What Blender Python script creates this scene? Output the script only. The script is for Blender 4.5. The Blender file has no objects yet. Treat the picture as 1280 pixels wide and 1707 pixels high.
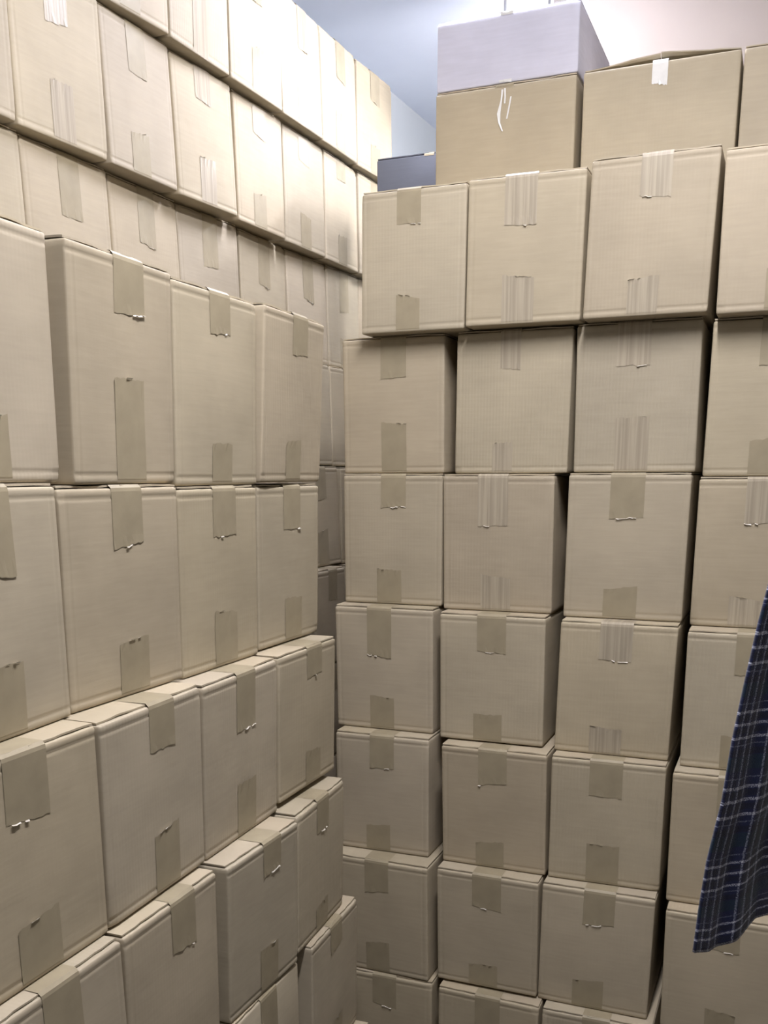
import bpy, bmesh, math, random
from mathutils import Vector, Matrix

# ------------------------------------------------------------------ camera, world, lights, exposure
S = bpy.context.scene
COL = bpy.context.collection
EYE = 1.505
TR = math.radians(-22.11)          # direction of the right-hand stacks
TT = math.radians(65.60)           # direction of the tall left-hand stacks
TF = math.radians(69.17)
cam_d = bpy.data.cameras.new('camera'); cam = bpy.data.objects.new('camera', cam_d); COL.objects.link(cam)
cam.location = (0, 0, EYE)
cam_d.sensor_fit = 'VERTICAL'; cam_d.sensor_height = 36.0
cam_d.lens = 1624.8 / 1707 * 36.0
cam_d.shift_y = (1192.3 - 853.5) / 1707
cam_d.clip_start = .02
cam.rotation_euler = (math.radians(90 - 13.915), 0, 0)
cam.rotation_euler.rotate_axis('Z', math.radians(-.218))
S.camera = cam

w = bpy.data.worlds.new('world'); S.world = w; w.use_nodes = True
w.node_tree.nodes['Background'].inputs[0].default_value = (.75, .82, 1, 1)
w.node_tree.nodes['Background'].inputs[1].default_value = .3
S.view_settings.view_transform = 'Standard'; S.view_settings.look = 'None'
S.view_settings.gamma = 1; S.view_settings.use_curve_mapping = False
S.view_settings.exposure = 0.08
LAMP_MAIN = 19.0
LAMP_BACK = 38.0
FILL_REAR = 3.5  # added fill in the recess, brightens the ceiling
CEIL = 3.05
LAMPC = (1, .97, 1.02)
LAMPB = (.97, .965, 1.12)
TUBE = 90

# ------------------------------------------------------------------ helpers
def tag(o, label=None, cat=None, group=None, kind=None):
    if label: o['label'] = label
    if cat: o['category'] = cat
    if group: o['group'] = group
    if kind: o['kind'] = kind
    return o
def empty(name, loc=(0, 0, 0), rz=0):
    o = bpy.data.objects.new(name, None); COL.objects.link(o)
    o.location = loc; o.rotation_euler = (0, 0, rz); o.empty_display_size = .05
    return o
def mesh_obj(name, bm, mat, parent=None, smooth=False):
    me = bpy.data.meshes.new(name); bmesh.ops.recalc_face_normals(bm, faces=bm.faces)
    bm.to_mesh(me); bm.free()
    if smooth:
        for p in me.polygons: p.use_smooth = True
    me.materials.append(mat)
    o = bpy.data.objects.new(name, me); COL.objects.link(o)
    if parent: o.parent = parent
    return o
def add_box(bm, c, size, bevel=0, rot=None):
    r = bmesh.ops.create_cube(bm, size=1)
    vs = r['verts']
    for v in vs:
        v.co = Vector((v.co.x * size[0], v.co.y * size[1], v.co.z * size[2]))
    if bevel:
        es = list({e for v in vs for e in v.link_edges})
        rb = bmesh.ops.bevel(bm, geom=es, offset=bevel, segments=2, affect='EDGES')
        vs = list({v for f in rb['faces'] for v in f.verts} | {v for v in vs if v.is_valid})
    M = Matrix.Translation(Vector(c)) @ (rot.to_4x4() if rot else Matrix.Identity(4))
    for v in vs: v.co = M @ v.co
    return vs
def add_tube(bm, pts, r, seg=8):
    rings = []
    for i, p in enumerate(pts):
        p = Vector(p); a = Vector(pts[max(i-1, 0)]); b = Vector(pts[min(i+1, len(pts)-1)])
        t = (b - a).normalized(); x = t.orthogonal().normalized(); y = t.cross(x)
        rings.append([bm.verts.new(p + (x * math.cos(k * 2 * math.pi / seg) + y * math.sin(k * 2 * math.pi / seg)) * r) for k in range(seg)])
    for a, b in zip(rings, rings[1:]):
        for k in range(seg): bm.faces.new((a[k], a[(k+1) % seg], b[(k+1) % seg], b[k]))
    bm.faces.new(rings[0][::-1]); bm.faces.new(rings[-1])
def AX(th, s, d, z=0):
    return Vector((s * math.cos(th) - d * math.sin(th), s * math.sin(th) + d * math.cos(th), z))

# ------------------------------------------------------------------ materials
def new_mat(name, rough=.8):
    m = bpy.data.materials.new(name); m.use_nodes = True
    nt = m.node_tree; b = nt.nodes['Principled BSDF']; b.inputs['Roughness'].default_value = rough
    return m, nt, b
def N(nt, t, **k):
    n = nt.nodes.new(t)
    for a, v in k.items(): setattr(n, a, v)
    return n
def math_node(nt, op, a, b=None):
    n = N(nt, 'ShaderNodeMath', operation=op)
    for i, v in enumerate((a, b)):
        if v is None: continue
        if isinstance(v, (int, float)): n.inputs[i].default_value = v
        else: nt.links.new(v, n.inputs[i])
    return n.outputs[0]
def ramp(nt, fac, stops):
    r = N(nt, 'ShaderNodeValToRGB'); nt.links.new(fac, r.inputs[0]); e = r.color_ramp.elements
    e[0].position, e[0].color = stops[0][0], (*stops[0][1], 1); e[1].position, e[1].color = stops[-1][0], (*stops[-1][1], 1)
    for p, c in stops[1:-1]:
        n = e.new(p); n.color = (*c, 1)
    return r.outputs[0]
def cardboard(name, base, rib=.15, tapey=False, pale=False):
    m, nt, b = new_mat(name, .62)
    tc = N(nt, 'ShaderNodeTexCoord'); oi = N(nt, 'ShaderNodeObjectInfo')
    mp = N(nt, 'ShaderNodeMapping'); nt.links.new(tc.outputs['Object'], mp.inputs[0])
    cmb = N(nt, 'ShaderNodeCombineXYZ')
    for i, k in enumerate((13.1, 7.7, 3.3)): nt.links.new(math_node(nt, 'MULTIPLY', oi.outputs['Random'], k), cmb.inputs[i])
    nt.links.new(cmb.outputs[0], mp.inputs['Location'])
    # soft mottling of the paper
    n1 = N(nt, 'ShaderNodeTexNoise'); n1.inputs['Scale'].default_value = 6; n1.inputs['Detail'].default_value = 5
    nt.links.new(mp.outputs[0], n1.inputs['Vector'])
    # fine horizontal fibres
    mp2 = N(nt, 'ShaderNodeMapping'); nt.links.new(mp.outputs[0], mp2.inputs[0]); mp2.inputs['Scale'].default_value = (14, 14, 160)
    n2 = N(nt, 'ShaderNodeTexNoise'); n2.inputs['Scale'].default_value = 1; n2.inputs['Detail'].default_value = 3
    nt.links.new(mp2.outputs[0], n2.inputs['Vector'])
    k = math_node(nt, 'ADD', math_node(nt, 'MULTIPLY', n1.outputs['Fac'], .75), math_node(nt, 'MULTIPLY', n2.outputs['Fac'], .25))
    c0 = tuple(v * .88 for v in base); c1 = tuple(min(v * 1.10, 1) for v in base)
    c = ramp(nt, k, [(.3, c0), (.7, c1)])
    hsv = N(nt, 'ShaderNodeHueSaturation'); nt.links.new(c, hsv.inputs['Color'])
    nt.links.new(math_node(nt, 'ADD', math_node(nt, 'MULTIPLY', oi.outputs['Random'], .08), .96), hsv.inputs['Value'])
    r2 = math_node(nt, 'FRACT', math_node(nt, 'MULTIPLY', oi.outputs['Random'], 17.3))
    nt.links.new(math_node(nt, 'ADD', math_node(nt, 'MULTIPLY', r2, .14), .93), hsv.inputs['Saturation'])
    r3 = math_node(nt, 'FRACT', math_node(nt, 'MULTIPLY', oi.outputs['Random'], 31.7))
    nt.links.new(math_node(nt, 'ADD', math_node(nt, 'MULTIPLY', r3, .007), .4965), hsv.inputs['Hue'])
    nt.links.new(hsv.outputs[0], b.inputs['Base Color'])
    # relief: flutes showing through (upright), paper waviness
    wv = N(nt, 'ShaderNodeTexWave', wave_type='BANDS', bands_direction='X'); wv.inputs['Scale'].default_value = 44
    wv.inputs['Distortion'].default_value = .4; nt.links.new(mp.outputs[0], wv.inputs['Vector'])
    rs = math_node(nt, 'MULTIPLY', math_node(nt, 'POWER', math_node(nt, 'FRACT', math_node(nt, 'MULTIPLY', oi.outputs['Random'], 7.9)), 3), rib)
    n3 = N(nt, 'ShaderNodeTexNoise'); n3.inputs['Scale'].default_value = 11; n3.inputs['Detail'].default_value = 2
    nt.links.new(mp.outputs[0], n3.inputs['Vector'])
    h = math_node(nt, 'ADD', math_node(nt, 'MULTIPLY', wv.outputs['Fac'], rs), math_node(nt, 'ADD', math_node(nt, 'MULTIPLY', n3.outputs['Fac'], 2.2), math_node(nt, 'MULTIPLY', n2.outputs['Fac'], .22)))
    bp = N(nt, 'ShaderNodeBump'); bp.inputs['Distance'].default_value = .0016; bp.inputs['Strength'].default_value = .55
    nt.links.new(h, bp.inputs['Height']); nt.links.new(bp.outputs[0], b.inputs['Normal'])
    b.inputs['Specular IOR Level'].default_value = .35
    return m
CARD = (.405, .348, .250)
M_card = cardboard('cardboard', CARD, .22)
M_flap = cardboard('cardboard_flap', tuple(v * 1.06 for v in CARD), .2)
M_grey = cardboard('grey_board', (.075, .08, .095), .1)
M_pale = cardboard('pale_board', (.60, .60, .69), .1)
def tape_mat(name, base, rough, ribs):
    m, nt, b = new_mat(name, rough)
    tc = N(nt, 'ShaderNodeTexCoord')
    n = N(nt, 'ShaderNodeTexNoise'); n.inputs['Scale'].default_value = 30; n.inputs['Detail'].default_value = 4
    nt.links.new(tc.outputs['Object'], n.inputs['Vector'])
    stops = [(.3, tuple(v * .93 for v in base)), (.7, tuple(v * 1.06 for v in base))]
    if ribs:
        mp = N(nt, 'ShaderNodeMapping'); nt.links.new(tc.outputs['Object'], mp.inputs[0]); mp.inputs['Scale'].default_value = (150, 8, 3)
        nr = N(nt, 'ShaderNodeTexNoise'); nr.inputs['Scale'].default_value = 1; nr.inputs['Detail'].default_value = 2
        nt.links.new(mp.outputs[0], nr.inputs['Vector'])
        c = ramp(nt, nr.outputs['Fac'], [(.40, tuple(v * 1.16 for v in base)), (.60, tuple(v * .92 for v in base))])
        nt.links.new(c, b.inputs['Base Color'])
        bp = N(nt, 'ShaderNodeBump'); bp.inputs['Distance'].default_value = .0006; nt.links.new(nr.outputs['Fac'], bp.inputs['Height'])
        nt.links.new(bp.outputs[0], b.inputs['Normal'])
    else:
        nt.links.new(ramp(nt, n.outputs['Fac'], stops), b.inputs['Base Color'])
        bp = N(nt, 'ShaderNodeBump'); bp.inputs['Distance'].default_value = .0008; bp.inputs['Strength'].default_value = .5
        nt.links.new(n.outputs['Fac'], bp.inputs['Height']); nt.links.new(bp.outputs[0], b.inputs['Normal'])
    b.inputs['Specular IOR Level'].default_value = .35
    return m
M_tape = tape_mat('packing_tape', (.318, .272, .182), .5, False)
M_tape_r = tape_mat('ribbed_packing_tape', (.35, .303, .225), .38, True)
M_tape_w = tape_mat('clear_shiny_tape', (.72, .72, .70), .16, False)
M_fin = tape_mat('torn_tape_glint', (.60, .56, .48), .3, False)  # torn tape slivers; the pale colour stands in for glints
def plaster(name, col, rough=.9):
    m, nt, b = new_mat(name, rough)
    tc = N(nt, 'ShaderNodeTexCoord'); n = N(nt, 'ShaderNodeTexNoise'); n.inputs['Scale'].default_value = 3; n.inputs['Detail'].default_value = 8
    nt.links.new(tc.outputs['Object'], n.inputs['Vector'])
    nt.links.new(ramp(nt, n.outputs['Fac'], [(.3, tuple(v * .96 for v in col)), (.7, tuple(min(1, v * 1.02) for v in col))]), b.inputs['Base Color'])
    bp = N(nt, 'ShaderNodeBump'); bp.inputs['Distance'].default_value = .002; bp.inputs['Strength'].default_value = .3
    nt.links.new(n.outputs['Fac'], bp.inputs['Height']); nt.links.new(bp.outputs[0], b.inputs['Normal'])
    return m
M_ceil = plaster('ceiling_paint', (.82, .87, .99))
M_wall = plaster('wall_paint', (.80, .83, .84))
M_peach = plaster('cream_wall_paint', (.51, .445, .385))
M_dim = plaster('dull_wall_paint', (.16, .15, .13))
M_floor = plaster('concrete', (.13, .12, .105), .6)
M_metal, _, _b = new_mat('grey_metal', .4); _b.inputs['Base Color'].default_value = (.5, .5, .52, 1); _b.inputs['Metallic'].default_value = .7
M_white, _, _b = new_mat('white_enamel', .4); _b.inputs['Base Color'].default_value = (.8, .8, .8, 1)
M_wood, _, _b = new_mat('varnished_wood', .5); _b.inputs['Base Color'].default_value = (.30, .17, .08, 1)
M_lamp, nt, b = new_mat('lamp_diffuser'); b.inputs['Base Color'].default_value = (.9, .9, .9, 1)
b.inputs['Emission Color'].default_value = (1, .965, 1.0, 1); b.inputs['Emission Strength'].default_value = TUBE

M_fill_tube = M_lamp.copy(); M_fill_tube.node_tree.nodes['Principled BSDF'].inputs['Emission Strength'].default_value = TUBE * 4.5
M_lamp_soft = M_lamp.copy(); M_lamp_soft.node_tree.nodes['Principled BSDF'].inputs['Emission Strength'].default_value = TUBE * .15
# ------------------------------------------------------------------ the room
T_ = .1
LW = 1.85                      # left wall, distance from the eye across the tall stack
def wall(name, a, b_, z0, z1, mat, out=1):
    """upright slab from a to b_; its thickness goes to the left of a->b_ when out=1"""
    a = Vector(a); b_ = Vector(b_); d = (b_ - a).normalized(); n = Vector((-d.y, d.x, 0)) * out
    bm = bmesh.new()
    q = [a, b_, b_ + n * T_, a + n * T_]
    lo = [bm.verts.new((p.x, p.y, z0)) for p in q]; hi = [bm.verts.new((p.x, p.y, z1)) for p in q]
    bm.faces.new(lo); bm.faces.new(hi)
    for i in range(4): bm.faces.new((lo[i], lo[(i+1) % 4], hi[(i+1) % 4], hi[i]))
    return tag(mesh_obj(name, bm, mat), kind='structure')
def slab(name, z0, z1, mat):
    bm = bmesh.new(); q = [AX(TR, -4.2, -2.4), AX(TR, .8, -2.4), AX(TR, .8, 5.4), AX(TR, -4.2, 5.4)]
    lo = [bm.verts.new((p.x, p.y, z0)) for p in q]; hi = [bm.verts.new((p.x, p.y, z1)) for p in q]
    bm.faces.new(lo); bm.faces.new(hi)
    for i in range(4): bm.faces.new((lo[i], lo[(i+1) % 4], hi[(i+1) % 4], hi[i]))
    return tag(mesh_obj(name, bm, mat), kind='structure')
slab('floor', -.1, 0, M_floor)
slab('ceiling', CEIL, CEIL + .1, M_ceil)
wall('wall_left', AX(TT, -2.6, LW), AX(TT, 5.6, LW), 0, CEIL, M_wall, 1)
wall('wall_far', AX(TR, -2.2, 5.2), AX(TR, -.72, 5.2), 0, CEIL, M_wall, 1)
wall('wall_back', AX(TR, -.74, 3.12), AX(TR, .62, 3.12), 0, CEIL, M_peach, 1)
wall('wall_partition', AX(TR, -.74, 3.12), AX(TR, -.74, 5.2), 0, CEIL, M_wall, -1)
wall('wall_right', AX(TR, .62, -2.2), AX(TR, .62, 3.22), 0, CEIL, M_dim, -1)
wall('wall_front', AX(TR, -2.6, -2.2), AX(TR, .62, -2.2), 0, CEIL, M_dim, -1)

# ------------------------------------------------------------------ cartons
def carton_parts(root, w, h, dep, rack, lean, tape, rnd, lod=2, skew_d=0.0, crease=1.0, mat=None, mflap=None, raised=0.0, tape_mat_=None):
    """body, two top flaps, tape; local x along the face, y into the depth, origin at the front foot"""
    mat = mat or M_card; mflap = mflap or M_flap
    r = .0042; FT = .0046
    H = h - FT
    bulge = rnd.uniform(-.0015, .0030) if lod else 0
    ph = rnd.uniform(0, 6.28)
    def shp(p):
        x, y, z = p
        if y < dep * .5:
            f = math.sin(math.pi * min(max(x / w + .5, 0), 1)) * math.sin(math.pi * min(max(z / h, 0), 1))
            y -= bulge * f + .0006 * math.sin(x * 31 + ph) * math.sin(z * 27 + ph * 2) * f
        y -= lean * z
        return Vector((x - rack * z + y * math.sin(skew_d), y, z))
    gx = [0, .0012, .0042, .010, .0130, .0155, .019]
    def line(L, fine=True):
        if fine:
            a = [g for g in gx]; mid = [L * .25, L * .5, L * .75]
            return a + mid + [L - g for g in gx[::-1]]
        return [0, .0042, L * .5, L - .0042, L]
    X = line(w, lod == 2); Z = line(H, lod == 2); Y = [0, .0012, .0042, dep * .5, dep - .0042, dep]
    crush = [(rnd.choice((0, 0, 0, 1)) * rnd.uniform(.001, .004)) for _ in range(4)]
    def rounded(x, y, z):
        c = Vector((min(max(x, r), w - r), min(max(y, r), dep - r), min(max(z, r), H - r)))
        d = Vector((x, y, z)) - c
        if d.length > 1e-9:
            m = max(abs(d.x), abs(d.y), abs(d.z)); n = sum(1 for v in d if abs(v) > 1e-7)
            if n > 1: d = d.normalized() * m if m < r else d.normalized() * r
        p = c + d
        if lod == 2 and y < 1e-6:                                # creased score lines round the face
            for dist in (z, H - z):
                if abs(dist - .0130) < 1e-6: p.y += .0011 * crease
                elif dist < .0125: p.y -= .0002 * crease
            for dist in (x, w - x):
                if abs(dist - .0130) < 1e-6: p.y += .0006 * crease
        # dented corners
        if lod == 2:
            for k, (cx, cz) in enumerate(((0, 0), (w, 0), (0, H), (w, H))):
                q = math.hypot(x - cx, z - cz)
                if y < .01 and q < .02: p.y += crush[k] * (1 - q / .02)
        return shp((p.x - w / 2, p.y, p.z))
    bm = bmesh.new(); cache = {}
    def V(x, y, z):
        k = (round(x, 5), round(y, 5), round(z, 5))
        if k not in cache: cache[k] = bm.verts.new(rounded(x, y, z))
        return cache[k]
    def grid(A, B, f):
        for i in range(len(A) - 1):
            for j in range(len(B) - 1):
                q = [f(A[i], B[j]), f(A[i+1], B[j]), f(A[i+1], B[j+1]), f(A[i], B[j+1])]
                if len(set(q)) >= 3:
                    try: bm.faces.new(list(dict.fromkeys(q)))
                    except ValueError: pass
    grid(X, Z, lambda a, c: V(a, 0, c)); grid(X, Z, lambda a, c: V(a, dep, c))
    grid(Y, Z, lambda a, c: V(0, a, c)); grid(Y, Z, lambda a, c: V(w, a, c))
    grid(X, Y, lambda a, c: V(a, c, 0)); grid(X, Y, lambda a, c: V(a, c, H))
    mesh_obj('body', bm, mat, root, True)
    # two flaps meeting at the middle, front edges a little wavy
    seam = rnd.uniform(-.002, .002)
    for side in (-1, 1):
        bm = bmesh.new(); n = 8
        x0, x1 = (-w / 2 + .002, seam - .0006) if side < 0 else (seam + .0006, w / 2 - .002)
        amp = rnd.uniform(.0003, .0018); sh = rnd.uniform(0, 6.28); setb = rnd.uniform(.003, .0075)
        rows = []
        for (yy, k) in ((0, 1), (.012, .6), (.05, 0), (dep - .002, 0)):
            row = []
            for i in range(n + 1):
                x = x0 + (x1 - x0) * i / n
                e = (math.sin(i * 1.1 + sh) * .5 + .5) * amp * k
                lift = raised * k * (1 - abs(x) / (w / 2)) if raised else 0
                y = yy + (setb + .0008 * math.sin(i * 2.3 + sh) if yy == 0 else 0)
                t = Vector(shp((x, min(y, dep * .49) if yy < dep * .4 else y, h))); t.z = h - e + lift
                u = t.copy(); u.z = max(t.z - .0026, H + .0002)
                row.append((bm.verts.new(t), bm.verts.new(u)))
            rows.append(row)
        for a, b_ in zip(rows, rows[1:]):
            for i in range(n):
                bm.faces.new((a[i][0], a[i+1][0], b_[i+1][0], b_[i][0])); bm.faces.new((a[i][1], b_[i][1], b_[i+1][1], a[i+1][1]))
        for row in (rows[0], rows[-1]):
            for i in range(n): bm.faces.new((row[i][0], row[i][1], row[i+1][1], row[i+1][0]))
        for i in (0, n):
            for a, b_ in zip(rows, rows[1:]): bm.faces.new((a[i][0], b_[i][0], b_[i][1], a[i][1]))
        mesh_obj('flap', bm, mflap, root)
    # tape
    if tape is None: tape = (.5, .28, .49, .25, 0, .062)
    fc, fl, bc, bl, ribbed, tw = tape
    tm = tape_mat_ or (M_tape_r if ribbed else M_tape)
    nx = 10 if lod == 2 else 3
    for end, (cf, ln) in enumerate(((fc, fl), (bc, bl))):
        bm = bmesh.new(); cx = (cf - .5) * w; L = ln * h
        path = []
        skew = rnd.uniform(-.012, .012) if lod == 2 else 0
        if end == 0: path = [(.10, h + .0004, 0), (.07, h + .0004, 0), (.045, h + .0004, 0), (.02, h + .0004, 0), (.0045, h + .0002, 0), (.0002, h - .004, 0), (-.0007, h - .009, 0)]
        else: path = [(.004, .0006, 0), (.0004, .002, 0), (-.0007, .007, 0)]
        nz = 5
        for i in range(1, nz + 1):
            z = (h - .009) - (L - .009) * i / nz if end == 0 else .007 + (L - .007) * i / nz
            path.append((-.0007, z, i / nz))
        grd = []
        for (y, z, t) in path:
            row = []
            for i in range(nx + 1):
                u = i / nx - .5; x = cx + u * tw + rnd.uniform(-.0002, .0002)
                zz = z; yy = y
                if t == 1:
                    zz += (rnd.uniform(-.0016, .0016) + skew * u * .8); yy -= rnd.choice((0, 0, 0, .0006)) if lod == 2 else 0
                f = Vector(shp((x, yy, zz))) if y < .01 else Vector((x - rack * h + yy * math.sin(skew_d), yy - lean * h, zz))
                # stay in front of the crease
                row.append(bm.verts.new(f))
            grd.append(row)
        for a, b_ in zip(grd, grd[1:]):
            for i in range(nx): bm.faces.new((a[i], a[i+1], b_[i+1], b_[i]))
        # lifted slivers at the torn end, coloured pale in place of glints
        fin = []
        if lod == 2 and rnd.random() < .65 and L > .05:
            last = [v.co.copy() for v in grd[-1]]; sg = -1 if end == 0 else 1
            i0 = rnd.randint(0, nx - 4)
            for i in range(i0, min(nx, i0 + rnd.randint(2, 6))):
                if rnd.random() < .3: continue
                a, b2 = last[i], last[i+1]; dz = sg * rnd.uniform(.0008, .0022); dy = -rnd.uniform(.0012, .0028)
                q = [bm.verts.new(a + Vector((0, -.0004, 0))), bm.verts.new(b2 + Vector((0, -.0004, 0))),
                     bm.verts.new(b2 + Vector((rnd.uniform(-.001, .001), dy, dz))), bm.verts.new(a + Vector((rnd.uniform(-.001, .001), dy, dz * .6)))]
                fin.append(bm.faces.new(q))
        for f in fin: f.material_index = 1
        to = mesh_obj('tape', bm, tm, root); to.data.materials.append(M_fin)

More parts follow.
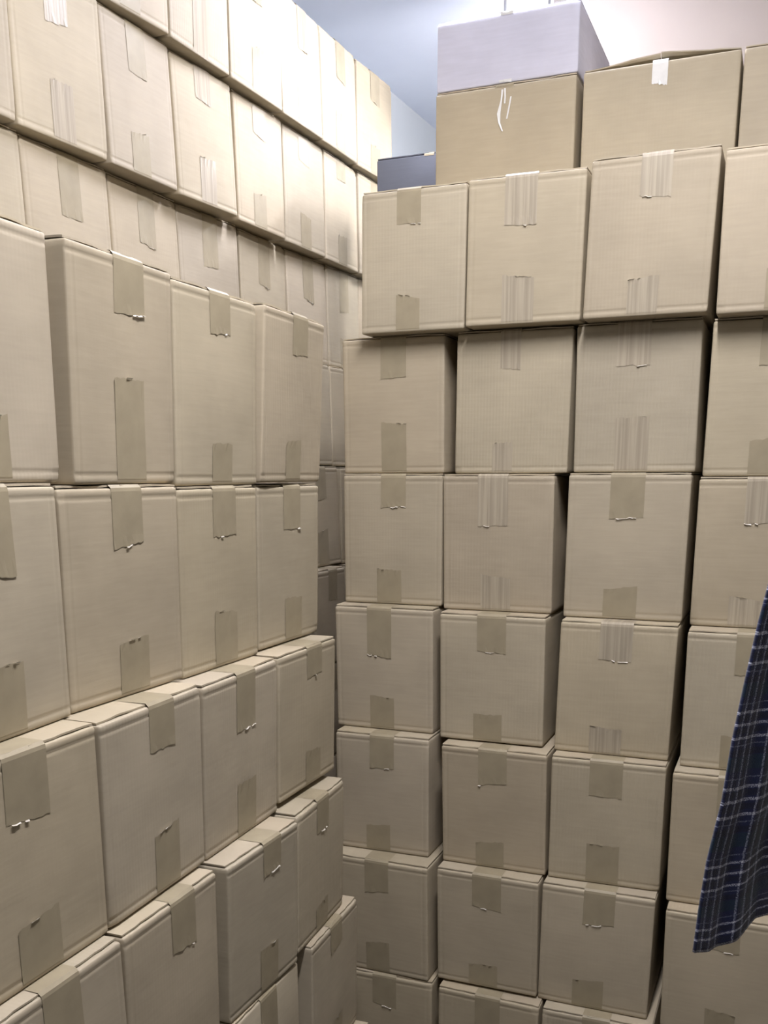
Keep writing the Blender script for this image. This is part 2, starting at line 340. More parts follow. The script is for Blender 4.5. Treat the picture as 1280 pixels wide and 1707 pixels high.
CARTONS = [
 ('R',0,0,0.064,2.2839,1.8082,-21.59,0.2393,0.2905,-0.0086,-0.0069,0.0092,(0.46,0.25,0.46,0.25,0,0.055)),
 ('R',1,0,0.024,2.343,1.5059,-22.02,0.2489,0.3014,0.0059,0.0025,0.0016,(0.51,0.3,0.51,0.37,0,0.062)),
 ('R',2,0,0.0208,2.3324,1.2016,-21.71,0.2471,0.3034,0.0008,-0.0008,0.007,(0.515,0.25,0.47,0.27,0,0.062)),
 ('R',3,0,0.0009,2.2922,0.9017,-22.07,0.2493,0.299,0.0075,0.0046,0.0008,(0.46,0.4,0.48,0.27,0,0.062)),
 ('R',4,0,-0.0054,2.2465,0.604,-21.0,0.2383,0.2968,0.0032,0.0041,0.0194,(0.505,0.28,0.46,0.23,0,0.062)),
 ('R',5,0,-0.0096,2.1907,0.3067,-23.1,0.2474,0.2964,0.0108,0.008,-0.0172,(0.47,0.28,0.47,0.27,0,0.062)),
 ('R',6,0,-0.002,2.1795,0.0,-20.88,0.2474,0.3058,0.0011,-0.0035,0.0215,None),
 ('R',0,1,0.2922,2.1901,1.8104,-20.24,0.2451,0.29,-0.0084,-0.0039,0.0327,(0.46,0.34,0.46,0.32,1,0.068)),
 ('R',1,1,0.2818,2.239,1.5046,-21.77,0.2572,0.3027,-0.0068,-0.0015,0.006,(0.475,0.27,0.43,0.22,1,0.045)),
 ('R',2,1,0.2593,2.2351,1.1965,-22.02,0.2564,0.3072,0.0129,0.0028,0.0017,(0.46,0.37,0.49,0.26,1,0.07)),
 ('R',3,1,0.2474,2.1905,0.8964,-21.51,0.2469,0.2992,0.0099,0.0058,0.0105,(0.5,0.29,0.47,0.22,0,0.068)),
 ('R',4,1,0.2546,2.1422,0.6026,-22.53,0.2496,0.2909,0.0184,0.0112,-0.0073,(0.495,0.29,0.47,0.22,0,0.068)),
 ('R',5,1,0.2409,2.1054,0.3121,-22.37,0.2448,0.2896,0.0123,0.0134,-0.0044,(0.5,0.3,0.47,0.2,0,0.07)),
 ('R',6,1,0.2417,2.0742,0.0,-23.83,0.2472,0.3066,-0.0007,0.0018,-0.0301,None),
 ('R',0,2,0.5235,2.0915,1.8107,-22.49,0.2447,0.2987,-0.0195,-0.0091,-0.0066,(0.52,0.27,0.48,0.24,1,0.06)),
 ('R',1,2,0.5314,2.1385,1.5061,-23.3,0.2548,0.3034,0.0157,-0.0011,-0.0207,(0.47,0.29,0.48,0.37,1,0.07)),
 ('R',2,2,0.5206,2.1262,1.1929,-22.4,0.2564,0.3123,-0.0014,0.0003,-0.0051,(0.495,0.3,0.48,0.22,0,0.072)),
 ('R',3,2,0.5019,2.084,0.8944,-22.05,0.2502,0.2976,-0.0122,-0.0016,0.0011,(0.49,0.28,0.45,0.21,1,0.07)),
 ('R',4,2,0.4919,2.0468,0.6022,-20.85,0.2483,0.2914,0.0071,0.0014,0.0221,(0.49,0.29,0.49,0.32,0,0.072)),
 ('R',5,2,0.4733,2.0147,0.3075,-22.29,0.2505,0.2938,-0.0067,0.0008,-0.0031,(0.52,0.28,0.46,0.24,0,0.07)),
 ('R',6,2,0.4776,1.9775,0.0,-21.91,0.2473,0.3066,-0.0005,0.0025,0.0036,None),
 ('R',0,3,0.7665,1.993,1.8054,-23.09,0.2473,0.2955,0.0102,-0.0005,-0.0171,(0.5,0.26,0.48,0.28,0,0.062)),
 ('R',1,3,0.7782,2.0415,1.4972,-22.08,0.2473,0.3073,-0.0028,-0.0032,0.0006,(0.5,0.3,0.48,0.24,0,0.062)),
 ('R',2,3,0.7716,2.0335,1.1863,-22.07,0.2473,0.3099,0.002,0.0005,0.0008,(0.52,0.3,0.45,0.2,1,0.07)),
 ('R',3,3,0.7546,1.9774,0.8884,-21.62,0.2473,0.297,0.0085,0.0085,0.0086,(0.52,0.3,0.45,0.25,0,0.062)),
 ('R',4,3,0.7338,1.9402,0.5902,-21.78,0.2473,0.2973,0.0131,0.0054,0.0058,(0.5,0.3,0.5,0.25,0,0.062)),
 ('R',5,3,0.727,1.8968,0.2959,-22.28,0.2473,0.2935,0.016,0.0061,-0.003,(0.5,0.26,0.5,0.25,0,0.062)),
 ('R',6,3,0.7206,1.8817,0.0,-22.11,0.247,0.295,0,0,0,None),
 ('F',0,0,-0.4575,1.182,1.4962,70.97,0.2474,0.3017,-0.0109,0.0147,0.0315,(0.5,0.25,0.5,0.25,0,0.062)),
 ('F',1,0,-0.4583,1.1534,1.1908,71.42,0.2472,0.3045,-0.0049,0.0082,0.0392,(0.5,0.35,0.5,0.3,0,0.066)),
 ('F',2,0,-0.4273,1.1226,0.891,68.03,0.2464,0.299,-0.0073,0.0059,-0.0198,(0.46,0.3,0.47,0.27,0,0.075)),
 ('F',3,0,-0.4046,1.1065,0.5924,68.12,0.2473,0.2977,0.0047,-0.0069,-0.0183,(0.5,0.3,0.5,0.3,0,0.07)),
 ('F',4,0,-0.3949,1.1027,0.2924,69.17,0.247,0.2991,0,0,0,None),
 ('F',5,0,-0.3668,1.092,0.0,69.17,0.247,0.2915,0,0,0,None),
 ('F',0,1,-0.3613,1.4278,1.4924,70.35,0.2464,0.3037,-0.0187,0.0271,0.0206,(0.555,0.25,0.53,0.47,0,0.072)),
 ('F',1,1,-0.3711,1.4011,1.1901,66.8,0.261,0.3014,-0.0075,0.0189,-0.0414,(0.53,0.28,0.54,0.27,0,0.068)),
 ('F',2,1,-0.3353,1.3591,0.8935,69.94,0.2575,0.2957,-0.0072,0.0203,0.0134,(0.57,0.25,0.58,0.33,0,0.066)),
 ('F',3,1,-0.3189,1.3403,0.5952,68.99,0.2464,0.2949,-0.0072,0.0147,-0.0031,(0.6,0.3,0.5,0.25,0,0.066)),
 ('F',4,1,-0.3062,1.3358,0.2952,69.17,0.247,0.2963,0,0,0,None),
 ('F',5,1,-0.2782,1.3251,0.0,69.17,0.247,0.2915,0,0,0,None),
 ('F',0,2,-0.2719,1.6682,1.4876,67.82,0.2509,0.3032,-0.0169,0.0271,-0.0235,(0.52,0.22,0.53,0.22,0,0.062)),
 ('F',1,2,-0.2765,1.6525,1.1841,67.69,0.2436,0.3026,-0.0104,0.0192,-0.0258,(0.555,0.27,0.55,0.31,0,0.072)),
 ('F',2,2,-0.2463,1.6141,0.89,69.44,0.2578,0.2932,-0.0133,0.0261,0.0048,(0.54,0.35,0.54,0.33,0,0.066)),
 ('F',3,2,-0.2137,1.5844,0.6011,66.75,0.2399,0.288,0.0018,0.03,-0.0422,(0.6,0.22,0.55,0.3,0,0.062)),
 ('F',4,2,-0.2106,1.587,0.3011,69.17,0.247,0.2991,0,0,0,None),
 ('F',5,2,-0.1826,1.5764,0.0,69.17,0.247,0.3002,0,0,0,None),
 ('F',0,3,-0.1728,1.9126,1.4902,70.57,0.2641,0.3021,-0.0204,0.0486,0.0244,(0.57,0.24,0.5,0.25,0,0.066)),
 ('F',1,3,-0.1838,1.904,1.1858,67.25,0.2455,0.3009,-0.0085,0.0199,-0.0336,(0.53,0.28,0.55,0.28,0,0.068)),
 ('F',2,3,-0.1514,1.861,0.8996,67.92,0.2459,0.2836,-0.0029,0.0246,-0.0218,(0.6,0.22,0.58,0.25,0,0.066)),
 ('F',3,3,-0.1287,1.8294,0.6049,71.48,0.243,0.2842,-0.0051,0.023,0.0404,(0.51,0.25,0.5,0.2,0,0.062)),
 ('F',4,3,-0.1052,1.863,0.3049,70.57,0.2485,0.2991,-0.0048,0.0124,0.0243,(0.5,0.2,0.5,0.25,0,0.062)),
 ('F',5,3,-0.0778,1.8518,0.0,69.17,0.247,0.304,0,0,0,None),
 ('T',0,-1,-0.653,2.0794,2.4566,65.6,0.244,0.297,0,0,0,None),
 ('T',1,-1,-0.7403,1.9464,2.1531,65.93,0.2473,0.3021,-0.0048,0.0052,0.0058,None),
 ('T',2,-1,-0.7497,1.9819,1.8533,65.32,0.2473,0.2964,0.009,-0.006,-0.0049,None),
 ('T',3,-1,-0.725,1.9717,1.5445,65.6,0.246,0.3054,0,0,0,None),
 ('T',4,-1,-0.708,1.964,1.2337,65.6,0.246,0.3077,0,0,0,None),
 ('T',5,-1,-0.6666,1.9452,0.9326,65.6,0.246,0.2981,0,0,0,None),
 ('T',6,-1,-0.6666,1.9452,0.6306,65.6,0.246,0.299,0,0,0,None),
 ('T',7,-1,-0.6666,1.9452,0.3286,65.6,0.246,0.299,0,0,0,None),
 ('T',8,-1,-0.6666,1.9452,0.0,65.6,0.246,0.3256,0,0,0,None),
 ('T',0,0,-0.5305,2.3575,2.4536,61.5,0.2472,0.297,-0.0068,0.0082,-0.0716,(0.5,0.3,0.5,0.4,0,0.062)),
 ('T',1,0,-0.634,2.1768,2.1506,63.76,0.2496,0.3021,0.0036,-0.0056,-0.0322,(0.5,0.3,0.5,0.36,1,0.062)),
 ('T',2,0,-0.6447,2.2147,1.8508,65.62,0.2536,0.2963,0.011,-0.0101,0.0003,(0.52,0.42,0.5,0.3,0,0.062)),
 ('T',3,0,-0.6207,2.2017,1.5419,65.6,0.246,0.3058,0,0,0,None),
 ('T',4,0,-0.6037,2.194,1.2312,65.6,0.246,0.3077,0,0,0,None),
 ('T',5,0,-0.5622,2.1752,0.9301,65.6,0.246,0.2981,0,0,0,None),
 ('T',6,0,-0.5622,2.1752,0.6281,65.6,0.246,0.299,0,0,0,None),
 ('T',7,0,-0.5622,2.1752,0.3261,65.6,0.246,0.299,0,0,0,None),
 ('T',8,0,-0.5622,2.1752,0.0,65.6,0.246,0.3231,0,0,0,None),
 ('T',0,1,-0.4206,2.581,2.4511,66.26,0.2426,0.297,-0.0036,0.0052,0.0115,(0.5,0.3,0.5,0.5,1,0.062)),
 ('T',1,1,-0.5256,2.401,2.148,65.66,0.2374,0.3021,0.0155,-0.0207,0.001,(0.49,0.34,0.45,0.28,0,0.062)),
 ('T',2,1,-0.5421,2.4568,1.8482,67.16,0.2563,0.2965,0.0079,-0.0157,0.0272,(0.52,0.42,0.5,0.3,0,0.062)),
 ('T',3,1,-0.5154,2.4338,1.5394,65.6,0.246,0.3058,0,0,0,None),
 ('T',4,1,-0.4984,2.4261,1.2286,65.6,0.246,0.3073,0,0,0,None),
 ('T',5,1,-0.457,2.4073,0.9275,65.6,0.246,0.2977,0,0,0,None),
 ('T',6,1,-0.457,2.4073,0.6255,65.6,0.246,0.2986,0,0,0,None),
 ('T',7,1,-0.457,2.4073,0.3235,65.6,0.246,0.2986,0,0,0,None),
 ('T',8,1,-0.457,2.4073,0.0,65.6,0.246,0.3201,0,0,0,None),
 ('T',0,2,-0.3168,2.8094,2.4486,66.2,0.2536,0.297,0.0,0.0,0.0105,(0.5,0.3,0.52,0.36,0,0.062)),
 ('T',1,2,-0.4226,2.6267,2.1455,62.98,0.2343,0.3021,0.0187,-0.0192,-0.0457,(0.5,0.25,0.5,0.34,1,0.062)),
 ('T',2,2,-0.436,2.6891,1.8456,63.0,0.2508,0.2965,0.0068,-0.0109,-0.0453,(0.52,0.42,0.5,0.3,0,0.062)),
 ('T',3,2,-0.4122,2.6614,1.5369,65.6,0.246,0.3058,0,0,0,None),
 ('T',4,2,-0.3952,2.6537,1.2262,65.6,0.246,0.3077,0,0,0,None),
 ('T',5,2,-0.3537,2.6349,0.925,65.6,0.246,0.2981,0,0,0,None),
 ('T',6,2,-0.3537,2.6349,0.623,65.6,0.246,0.299,0,0,0,None),
 ('T',7,2,-0.3537,2.6349,0.321,65.6,0.246,0.299,0,0,0,None),
 ('T',8,2,-0.3537,2.6349,0.0,65.6,0.246,0.318,0,0,0,None),
 ('T',0,3,-0.2169,3.0368,2.4461,66.55,0.2328,0.297,0.0115,-0.0218,0.0166,(0.55,0.36,0.5,0.3,1,0.055)),
 ('T',1,3,-0.3203,2.8619,2.143,65.38,0.2386,0.3021,0.0058,-0.0124,-0.0039,(0.5,0.26,0.46,0.28,0,0.062)),
 ('T',2,3,-0.3293,2.9329,1.8429,67.05,0.2527,0.2965,-0.0007,-0.0061,0.0252,(0.52,0.42,0.5,0.3,0,0.062)),
 ('T',3,3,-0.3093,2.8882,1.5343,65.6,0.2357,0.3058,0,0,0,None),
 ('T',4,3,-0.2902,2.8852,1.2236,65.6,0.246,0.3075,0,0,0,None),
 ('T',5,3,-0.2562,2.85,0.9225,65.6,0.2099,0.2981,0,0,0,None),
 ('T',6,3,-0.2487,2.8664,0.6205,65.6,0.246,0.299,0,0,0,None),
 ('T',7,3,-0.2487,2.8664,0.3185,65.6,0.246,0.2986,0,0,0,None),
 ('T',8,3,-0.2487,2.8664,0.0,65.6,0.246,0.3151,0,0,0,None),
 ('T',0,4,-0.1225,3.2554,2.4437,67.21,0.2397,0.297,0.0069,-0.0182,0.028,(0.55,0.35,0.5,0.36,0,0.062)),
 ('T',1,4,-0.2206,3.0905,2.1405,65.8,0.2388,0.3021,0.0029,-0.0109,0.0035,(0.5,0.25,0.5,0.3,0,0.062)),
 ('T',2,4,-0.2226,3.1556,1.8404,64.5,0.2329,0.2965,0.0069,-0.0179,-0.0192,(0.52,0.42,0.5,0.3,0,0.062)),
 ('T',3,4,-0.2099,3.1074,1.532,65.6,0.237,0.3058,0.0085,-0.0165,0.0,None),
 ('T',4,4,-0.1863,3.1169,1.221,66.46,0.2408,0.3076,0.0134,-0.0279,0.015,(0.5,0.33,0.5,0.36,0,0.07)),
 ('T',5,4,-0.1668,3.0426,0.9207,66.57,0.2112,0.2981,0.0,0.0017,0.0169,(0.6,0.33,0.5,0.3,0,0.06)),
 ('T',6,4,-0.1462,3.0924,0.618,65.6,0.2437,0.2987,0,0,0,None),
 ('T',7,4,-0.1462,3.0924,0.316,65.6,0.2437,0.2987,0,0,0,None),
 ('T',8,4,-0.1462,3.0924,0.0,65.6,0.2437,0.3127,0,0,0,None),
 ('T',0,5,-0.0207,3.4826,2.4412,63.61,0.2475,0.297,-0.0022,-0.0074,-0.0347,(0.5,0.3,0.5,0.28,0,0.062)),
 ('T',1,5,-0.1229,3.3086,2.138,66.94,0.2302,0.3021,0.0062,-0.0122,0.0234,(0.5,0.2,0.5,0.28,0,0.062)),
 ('T',2,5,-0.1219,3.3643,1.838,65.32,0.2205,0.2965,0.0088,-0.0134,-0.005,(0.52,0.42,0.5,0.3,0,0.062)),
 ('T',3,5,-0.1087,3.3295,1.5295,65.62,0.2446,0.3058,0.0085,-0.0166,0.0003,None),
 ('T',4,5,-0.0871,3.333,1.2187,65.6,0.2312,0.3075,0,0,0,None),
 ('T',5,5,-0.047,3.3112,0.9176,65.6,0.2378,0.2979,0,0,0,None),
 ('T',6,5,-0.0465,3.3123,0.6156,65.6,0.2355,0.2988,0,0,0,None),
 ('T',7,5,-0.0465,3.3123,0.3136,65.6,0.2355,0.2988,0,0,0,None),
 ('T',8,5,-0.0465,3.3123,0.0,65.6,0.2355,0.3103,0,0,0,None),
 ('T',1,6,-0.021,3.5264,2.1357,65.55,0.2462,0.3021,0.0077,-0.0126,-0.0009,None),
 ('T',2,6,-0.0323,3.5724,1.8359,65.6,0.2291,0.2965,0,0,0,(0.52,0.42,0.5,0.3,0,0.062)),
 ('T',3,6,-0.0076,3.5534,1.5271,65.6,0.2432,0.3058,0,0,0,None),
 ('T',4,6,0.0105,3.5482,1.2164,65.6,0.2378,0.3077,0,0,0,None),
 ('T',5,6,0.052,3.5294,0.9152,65.6,0.2378,0.2981,0,0,0,None),
 ('T',6,6,0.052,3.5294,0.6132,65.6,0.2378,0.299,0,0,0,None),
 ('T',7,6,0.052,3.5294,0.3112,65.6,0.2378,0.299,0,0,0,None),
 ('T',8,6,0.052,3.5294,0.0,65.6,0.2378,0.3082,0,0,0,None),
]

ORD = ['first', 'second', 'third', 'fourth', 'fifth', 'sixth', 'seventh', 'eighth', 'ninth']
HIDDEN_R = 'plain brown carton standing low in the right-hand stacks, out of view'
def label_for(W, r, c):
    colR = ['leftmost column', 'second column from left', 'third column from left', 'rightmost column']
    colF = ['nearest the camera', 'second from the camera', 'third from the camera', 'at the far end']
    rowR = ['top row', 'second row down', 'third row down', 'fourth row down', 'fifth row down', 'sixth row down', 'lowest visible row']
    sp = {('R', 0, 1): 'carton with shiny pale ribbed tape, top row of right-hand stacks, second from left',
          ('R', 0, 2): 'skewed carton with bright bluish top tape, top row of right-hand stacks, third column',
          ('R', 1, 2): 'carton with crinkled ribbed tape, second row down of right-hand stacks, third column',
          ('R', 1, 0): 'carton showing its shaded right side, second row down, leftmost of right-hand stacks',
          ('F', 0, 1): 'ribbed carton jutting out of the front left stack, top row, second from the camera',
          ('F', 0, 3): 'tilted carton with torn top, far end of the front left stack, top row',
          ('F', 4, 3): 'low carton with bright open top edge at the foot of the front left stack',
          ('T', 0, 5): 'pale-lit carton at the far top corner of the tall left stack'}
    if (W, r, c) in sp: return sp[(W, r, c)], True
    if W == 'R':
        return 'brown taped carton, %s of the right-hand stacks, %s' % (rowR[r], colR[c]), not (r == 6 and c == 3)
    if W == 'F':
        rowF = ['top row', 'second row down', 'third row down', 'fourth row down', 'fifth row down', 'lowest row'][r]
        vis = r < 4
        return 'brown taped carton in front left stack, %s, %s' % (rowF, colF[c]), vis
    rowT = ['top row', 'second row down', 'third row down', 'fourth row down', 'fifth row down', 'sixth row down'][min(r, 5)]
    vis = (r == 0 and c >= 0) or (r == 1) or (r == 2 and c <= 5) or (r == 3 and c in (4, 5)) or (r == 4 and c in (4, 5)) or (r == 5 and c == 4)
    if r >= 3:
        return 'carton in the narrow gap between stacks, tall back stack, %s, %s' % (rowT, 'left one' if c == 4 else 'right one'), vis
    n = c + (1 if r == 0 else 2)
    place = {0: 'nearest', 1: 'nearest the camera', 2: 'second from the camera', 3: 'third from the camera', 4: 'fourth from the camera', 5: 'fifth from the camera', 6: 'sixth from the camera', 7: 'seventh from the camera', 8: 'farthest from the camera'}[n]
    return 'bright brown carton in tall back left stack, %s, %s' % (rowT, place), vis
GROUP = {'R': 'cartons in the right-hand stacks', 'F': 'cartons in the front left stack', 'T': 'cartons in the tall back left stack'}
DEPTH = .322
for (W, r, c, x, y, z, deg, cw, ch, rack, lean, dth, tape) in CARTONS:
    lab, vis = label_for(W, r, c)
    rnd = random.Random(hash((ord(W), r, c + 3)) & 0xffff)
    root = empty('carton', (x, y, z), math.radians(deg))
    if vis: tag(root, lab, 'carton', GROUP[W])
    else:
        hl = {'R': 'plain brown carton at the hidden foot of the right-hand stacks', 'F': 'plain brown carton at the hidden foot of the front left stack', 'T': 'plain brown carton in the hidden lower part of the tall back stack'}[W]
        tag(root, hl, 'carton', {'R': 'hidden cartons under the right-hand stacks', 'F': 'hidden cartons under the front left stack', 'T': 'hidden cartons under the tall back stack'}[W])
    carton_parts(root, cw, ch, DEPTH, rack, lean, tape, rnd, 2 if vis else 1, dth)

# cartons turned sideways behind the right-hand stacks: the topmost ones rise above them
UD = 2.512; UW = .342; UDEP = .245
for c, (s0, lab) in enumerate(((-.878, 'wide carton with crinkled loose tape strands, high behind the right-hand stacks, leftmost'),
                               (-.520, 'wide carton with bright white tape tab, high behind the right-hand stacks'),
                               (-.172, 'wide carton cut by the right picture edge, high behind the right-hand stacks'))):
    for k in range(8):
        z0 = k * .3001; ch = .2996
        rnd = random.Random(900 + c * 20 + k)
        root = empty('carton', AX(TR, s0 + UW / 2, UD, z0), TR)
        top = k == 7
        if top: tag(root, lab, 'carton', 'sideways cartons behind the right-hand stacks')
        else: tag(root, 'plain sideways carton hidden behind the right-hand stacks', 'carton', 'hidden sideways cartons behind the right-hand stacks')
        tp = (.5, .02, .49, .1, 0, .045)
        tm = None
        if top and c == 1: tp = (.5, .17, .49, .1, 0, .034); tm = M_tape_w
        carton_parts(root, UW if c != 0 else .343, ch, UDEP, 0, 0, tp, rnd, 2 if top else 1, crease=.15, tape_mat_=tm, raised=.016 if (top and c == 1) else 0)
        if top and c == 0:
            for q, (xa, pts) in enumerate(((0, [(-.004, .285), (-.006, .262), (-.012, .235), (-.010, .215), (-.002, .196)]), (1, [(.002, .287), (.003, .268), (.002, .255)]), (2, [(.017, .268), (.013, .245), (.008, .222)]))):
                bm = bmesh.new(); prev = None
                for i, (px, pz) in enumerate(pts):
                    wd = (.0022, .0016, .0042)[i % 3] if q == 0 else .0016
                    a = bm.verts.new((px - wd, -.0035 - .001 * (i % 2), pz)); b2 = bm.verts.new((px + wd, -.003, pz)); 
                    a2 = bm.verts.new((px - wd, -.0029, pz)); b3 = bm.verts.new((px + wd, -.0024, pz))
                    if prev:
                        bm.faces.new((prev[0], prev[1], b2, a)); bm.faces.new((prev[2], a2, b3, prev[3]))
                        bm.faces.new((prev[0], a, a2, prev[2])); bm.faces.new((prev[1], prev[3], b3, b2))
                    else: bm.faces.new((a, b2, b3, a2))
                    prev = (a, b2, a2, b3)
                bm.faces.new((prev[0], prev[2], prev[3], prev[1]))
                mesh_obj('tape_strand', bm, M_tape_w, root)
# the pale low box lying on top of the leftmost sideways carton
root = empty('pale_box', AX(TR, -.878 + .172, UD + .003, 2.4012), TR)
tag(root, 'flat pale lavender-white box on the leftmost wide carton under the ceiling', 'box')
carton_parts(root, .343, .150, .40, 0, 0, (.5, .02, .5, .02, 0, .03), random.Random(5), 2, crease=0, mat=M_pale, mflap=M_pale, tape_mat_=M_tape_w)
# one more stack behind, its top box blue-grey
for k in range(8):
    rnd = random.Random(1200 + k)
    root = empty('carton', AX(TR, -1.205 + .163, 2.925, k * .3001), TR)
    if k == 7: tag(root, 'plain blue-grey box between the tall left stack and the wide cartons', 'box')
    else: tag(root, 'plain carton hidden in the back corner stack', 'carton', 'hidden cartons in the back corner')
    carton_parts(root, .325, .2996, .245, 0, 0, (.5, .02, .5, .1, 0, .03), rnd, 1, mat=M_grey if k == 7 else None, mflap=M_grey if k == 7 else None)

# ------------------------------------------------------------------ plaid blanket over a rail at the right
def tartan():
    m, nt, b = new_mat('tartan_wool', .95)
    uv = N(nt, 'ShaderNodeUVMap'); sep = N(nt, 'ShaderNodeSeparateXYZ')
    nz = N(nt, 'ShaderNodeTexNoise'); nz.inputs['Scale'].default_value = 90; nt.links.new(uv.outputs[0], nz.inputs['Vector'])
    vm = N(nt, 'ShaderNodeVectorMath', operation='MULTIPLY_ADD'); nt.links.new(nz.outputs['Color'], vm.inputs[0])
    vm.inputs[1].default_value = (.003, .003, 0); nt.links.new(uv.outputs[0], vm.inputs[2]); nt.links.new(vm.outputs[0], sep.inputs[0])
    def band(src, P, centres, wd):
        f = math_node(nt, 'FRACT', math_node(nt, 'DIVIDE', src, P)); acc = None
        for c in centres:
            d = math_node(nt, 'ABSOLUTE', math_node(nt, 'SUBTRACT', f, c))
            k = math_node(nt, 'LESS_THAN', d, wd)
            acc = k if acc is None else math_node(nt, 'MAXIMUM', acc, k)
        return acc
    u, v = sep.outputs[0], sep.outputs[1]
    lu = band(u, .075, (.20, .44, .68), .028); lv = band(v, .134, (.09, .26, .45), .020); lf = band(v, .134, (.545, .97), .009)
    gu = band(u, .150, (.8,), .13); gv = band(v, .134, (.78,), .09)
    du = band(u, .075, (.30, .54), .05); dv = band(v, .134, (.17, .35, .64), .04)
    n2 = N(nt, 'ShaderNodeTexNoise'); n2.inputs['Scale'].default_value = 420; n2.inputs['Detail'].default_value = 2; nt.links.new(uv.outputs[0], n2.inputs['Vector'])
    def mix(fac, a, b2, k=1.0):
        mx = N(nt, 'ShaderNodeMix', data_type='RGBA'); 
        nt.links.new(math_node(nt, 'MULTIPLY', fac, k), mx.inputs[0])
        for i, c in ((6, a), (7, b2)):
            if isinstance(c, tuple): mx.inputs[i].default_value = (*c, 1)
            else: nt.links.new(c, mx.inputs[i])
        return mx.outputs[2]
    c = mix(gu, (.012, .017, .060), (.010, .030, .045), .5)
    c = mix(gv, c, (.010, .034, .045), .5)
    c = mix(du, c, (.008, .008, .020), .55); c = mix(dv, c, (.008, .008, .020), .55)
    fz = math_node(nt, 'MINIMUM', math_node(nt, 'MAXIMUM', math_node(nt, 'MULTIPLY', math_node(nt, 'SUBTRACT', n2.outputs['Fac'], .38), 3.2), 0), 1)
    c = mix(math_node(nt, 'MULTIPLY', lu, fz), c, (.46, .49, .64), .85)
    c = mix(math_node(nt, 'MULTIPLY', lv, fz), c, (.62, .64, .78), 1.0)
    c = mix(math_node(nt, 'MULTIPLY', lf, fz), c, (.35, .38, .50), .6)
    c = mix(math_node(nt, 'MULTIPLY', math_node(nt, 'MULTIPLY', lu, lv), n2.outputs['Fac']), c, (.85, .87, .95), 1.0)
    nt.links.new(c, b.inputs['Base Color'])
    bp = N(nt, 'ShaderNodeBump'); bp.inputs['Distance'].default_value = .001; nt.links.new(n2.outputs['Fac'], bp.inputs['Height']); nt.links.new(bp.outputs[0], b.inputs['Normal'])
    b.inputs['Sheen Weight'].default_value = .4; b.inputs['Specular IOR Level'].default_value = .1
    return m
M_plaid = tartan()
def blanket():
    # left edge (x, z relative to the eye) as it hangs, at y about 1.1
    Y0 = 1.10
    edge = [(.383, -.578), (.386, -.52), (.391, -.457), (.403, -.381), (.409, -.307), (.417, -.242), (.427, -.169), (.434, -.128), (.460, .05), (.49, .25), (.52, .42)]
    hem = [(.383, -.578), (.405, -.583), (.425, -.579), (.445, -.570), (.473, -.553), (.51, -.552), (.56, -.565), (.61, -.560)]
    def lerp(P, t):
        t *= len(P) - 1; i = min(int(t), len(P) - 2); f = t - i
        return P[i][0] * (1 - f) + P[i+1][0] * f, P[i][1] * (1 - f) + P[i+1][1] * f
    bm = bmesh.new(); uvl = bm.loops.layers.uv.new('UVMap'); nu, nv = 60, 90
    G = []; 
    ztop = .42
    for j in range(nv + 1):
        t = j / nv; row = []
        ex, ez = lerp(edge, t)
        for i in range(nu + 1):
            a = i / nu
            hx, hz = lerp(hem, a)
            # width shrinks a little towards the rail
            x = ex + (hx - .383) * (1 - .28 * t)
            z = ez + (hz + .578) * (1 - t) ** 5
            fold = .010 * math.sin(a * 9 + .6 + t * .6) * (1 - .5 * t) + .003 * math.sin(a * 23 + 2) * (1 - .6 * t)
            y = Y0 + fold - .010 * math.sin(.6) + (.10 * a)
            row.append((bm.verts.new((x, y, z + EYE)), (a * .245 + .0 , (1 - t) * 1.0 + 0)))
        G.append(row)
    for j in range(nv):
        for i in range(nu):
            q = [G[j][i], G[j][i+1], G[j+1][i+1], G[j+1][i]]
            f = bm.faces.new([k[0] for k in q])
            for l, k in zip(f.loops, q): l[uvl].uv = k[1]
    o = mesh_obj('blanket', bm, M_plaid, None, True)
    sm = o.modifiers.new('thickness', 'SOLIDIFY'); sm.thickness = .004; sm.offset = 0
    return o
tag(blanket(), 'navy and green tartan wool blanket with white lines hanging at the right edge', 'blanket')
rail = empty('wall_rail', (.52, 1.12, EYE + .415))
tag(rail, 'wooden rail on the right wall holding up the tartan blanket', 'rail')
a = Vector((.50, 1.10, EYE + .424)); b_ = AX(TR, .62, 0); 
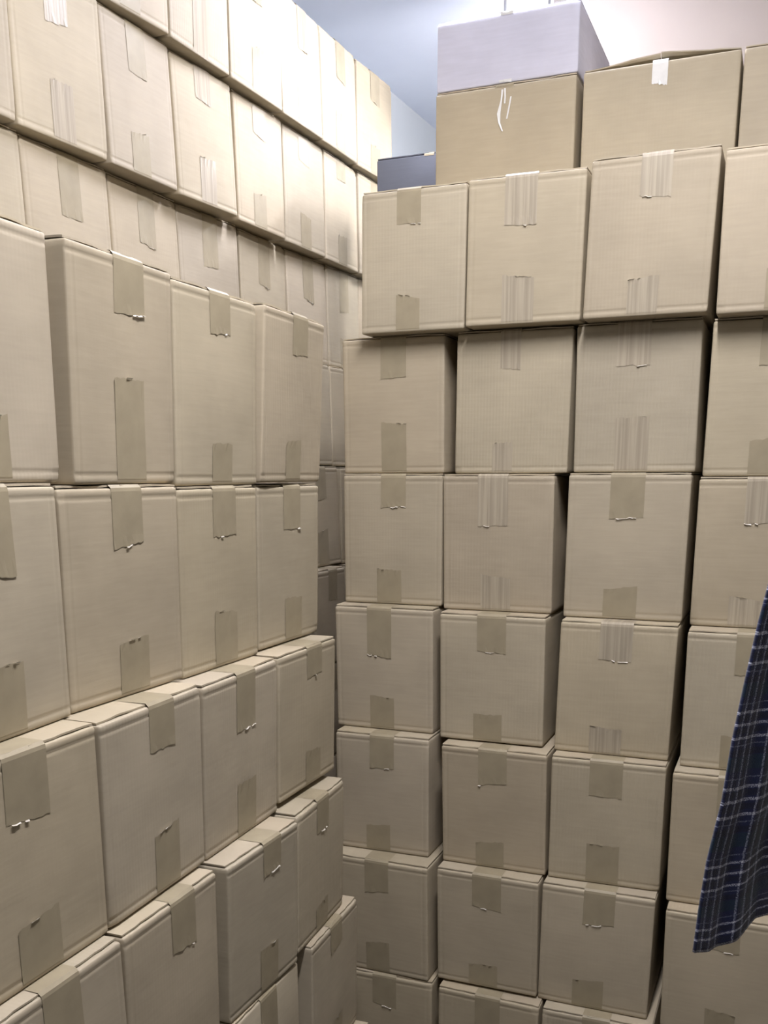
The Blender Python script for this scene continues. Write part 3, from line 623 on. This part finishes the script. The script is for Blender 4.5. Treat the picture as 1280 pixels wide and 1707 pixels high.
# the rail runs to the right wall
u = Vector((math.cos(TR), math.sin(TR), 0)); dirv = Vector((.98, .20, 0)).normalized()
tt = (.62 - a.dot(Vector((u.x, u.y, 0)))) / dirv.dot(Vector((u.x, u.y, 0)))
e = a + dirv * tt
bm = bmesh.new(); add_tube(bm, [a - rail.location, e - rail.location], .011, 12); mesh_obj('rod', bm, M_wood, rail, True)
bm = bmesh.new(); add_tube(bm, [e - rail.location - dirv * .012, e - rail.location], .028, 16); mesh_obj('wall_plate', bm, M_metal, rail)

# ------------------------------------------------------------------ ceiling lamps, plus an added fill in the recess
def lamp(loc, rz, length, power, colour, label, width=.10, drop=.15, tube=None):
    root = empty('ceiling_lamp', loc, rz); tag(root, label, 'lamp', 'ceiling lamps')
    bm = bmesh.new(); add_box(bm, (0, 0, -drop + .035), (length + .06, .05, .03), .004); mesh_obj('housing', bm, M_white, root)
    for sx in (-1, 1):
        bm = bmesh.new(); add_tube(bm, [(sx * length * .35, 0, -drop + .05), (sx * length * .35, 0, 0)], .004, 8); mesh_obj('hanger', bm, M_metal, root)
        bm = bmesh.new(); add_box(bm, (sx * (length / 2 + .015), 0, -drop + .002), (.02, .034, .04), .003); mesh_obj('end_cap', bm, M_white, root)
    bm = bmesh.new(); add_tube(bm, [(-length / 2, 0, -drop), (length / 2, 0, -drop)], .014, 16); mesh_obj('tube', bm, tube or M_lamp, root, True)
    l = bpy.data.lights.new('lamp_light', 'AREA'); l.shape = 'RECTANGLE'; l.size = length; l.size_y = width; l.energy = power; l.color = colour
    o = bpy.data.objects.new('lamp_light', l); COL.objects.link(o); o.parent = root; o.location = (0, 0, -drop - .02)
    return root
lamp(tuple(AX(TR, -.80, 2.56, CEIL)), TR, .5, LAMP_MAIN, LAMPB, 'white tube lamp under the ceiling above the gap between the stacks', tube=M_lamp_soft)
lamp(tuple(AX(TR, -.24, .98, CEIL)), TT, 1.2, LAMP_BACK, LAMPC, 'white tube lamp under the ceiling above the camera')
lamp(tuple(AX(TR, -.88, 3.36, CEIL)), TR, .2, FILL_REAR, LAMPB, 'short white tube hung unseen in the back recess, added to brighten the ceiling', drop=.36, tube=M_fill_tube)  # unseen fill, added as an uplight for the ceiling
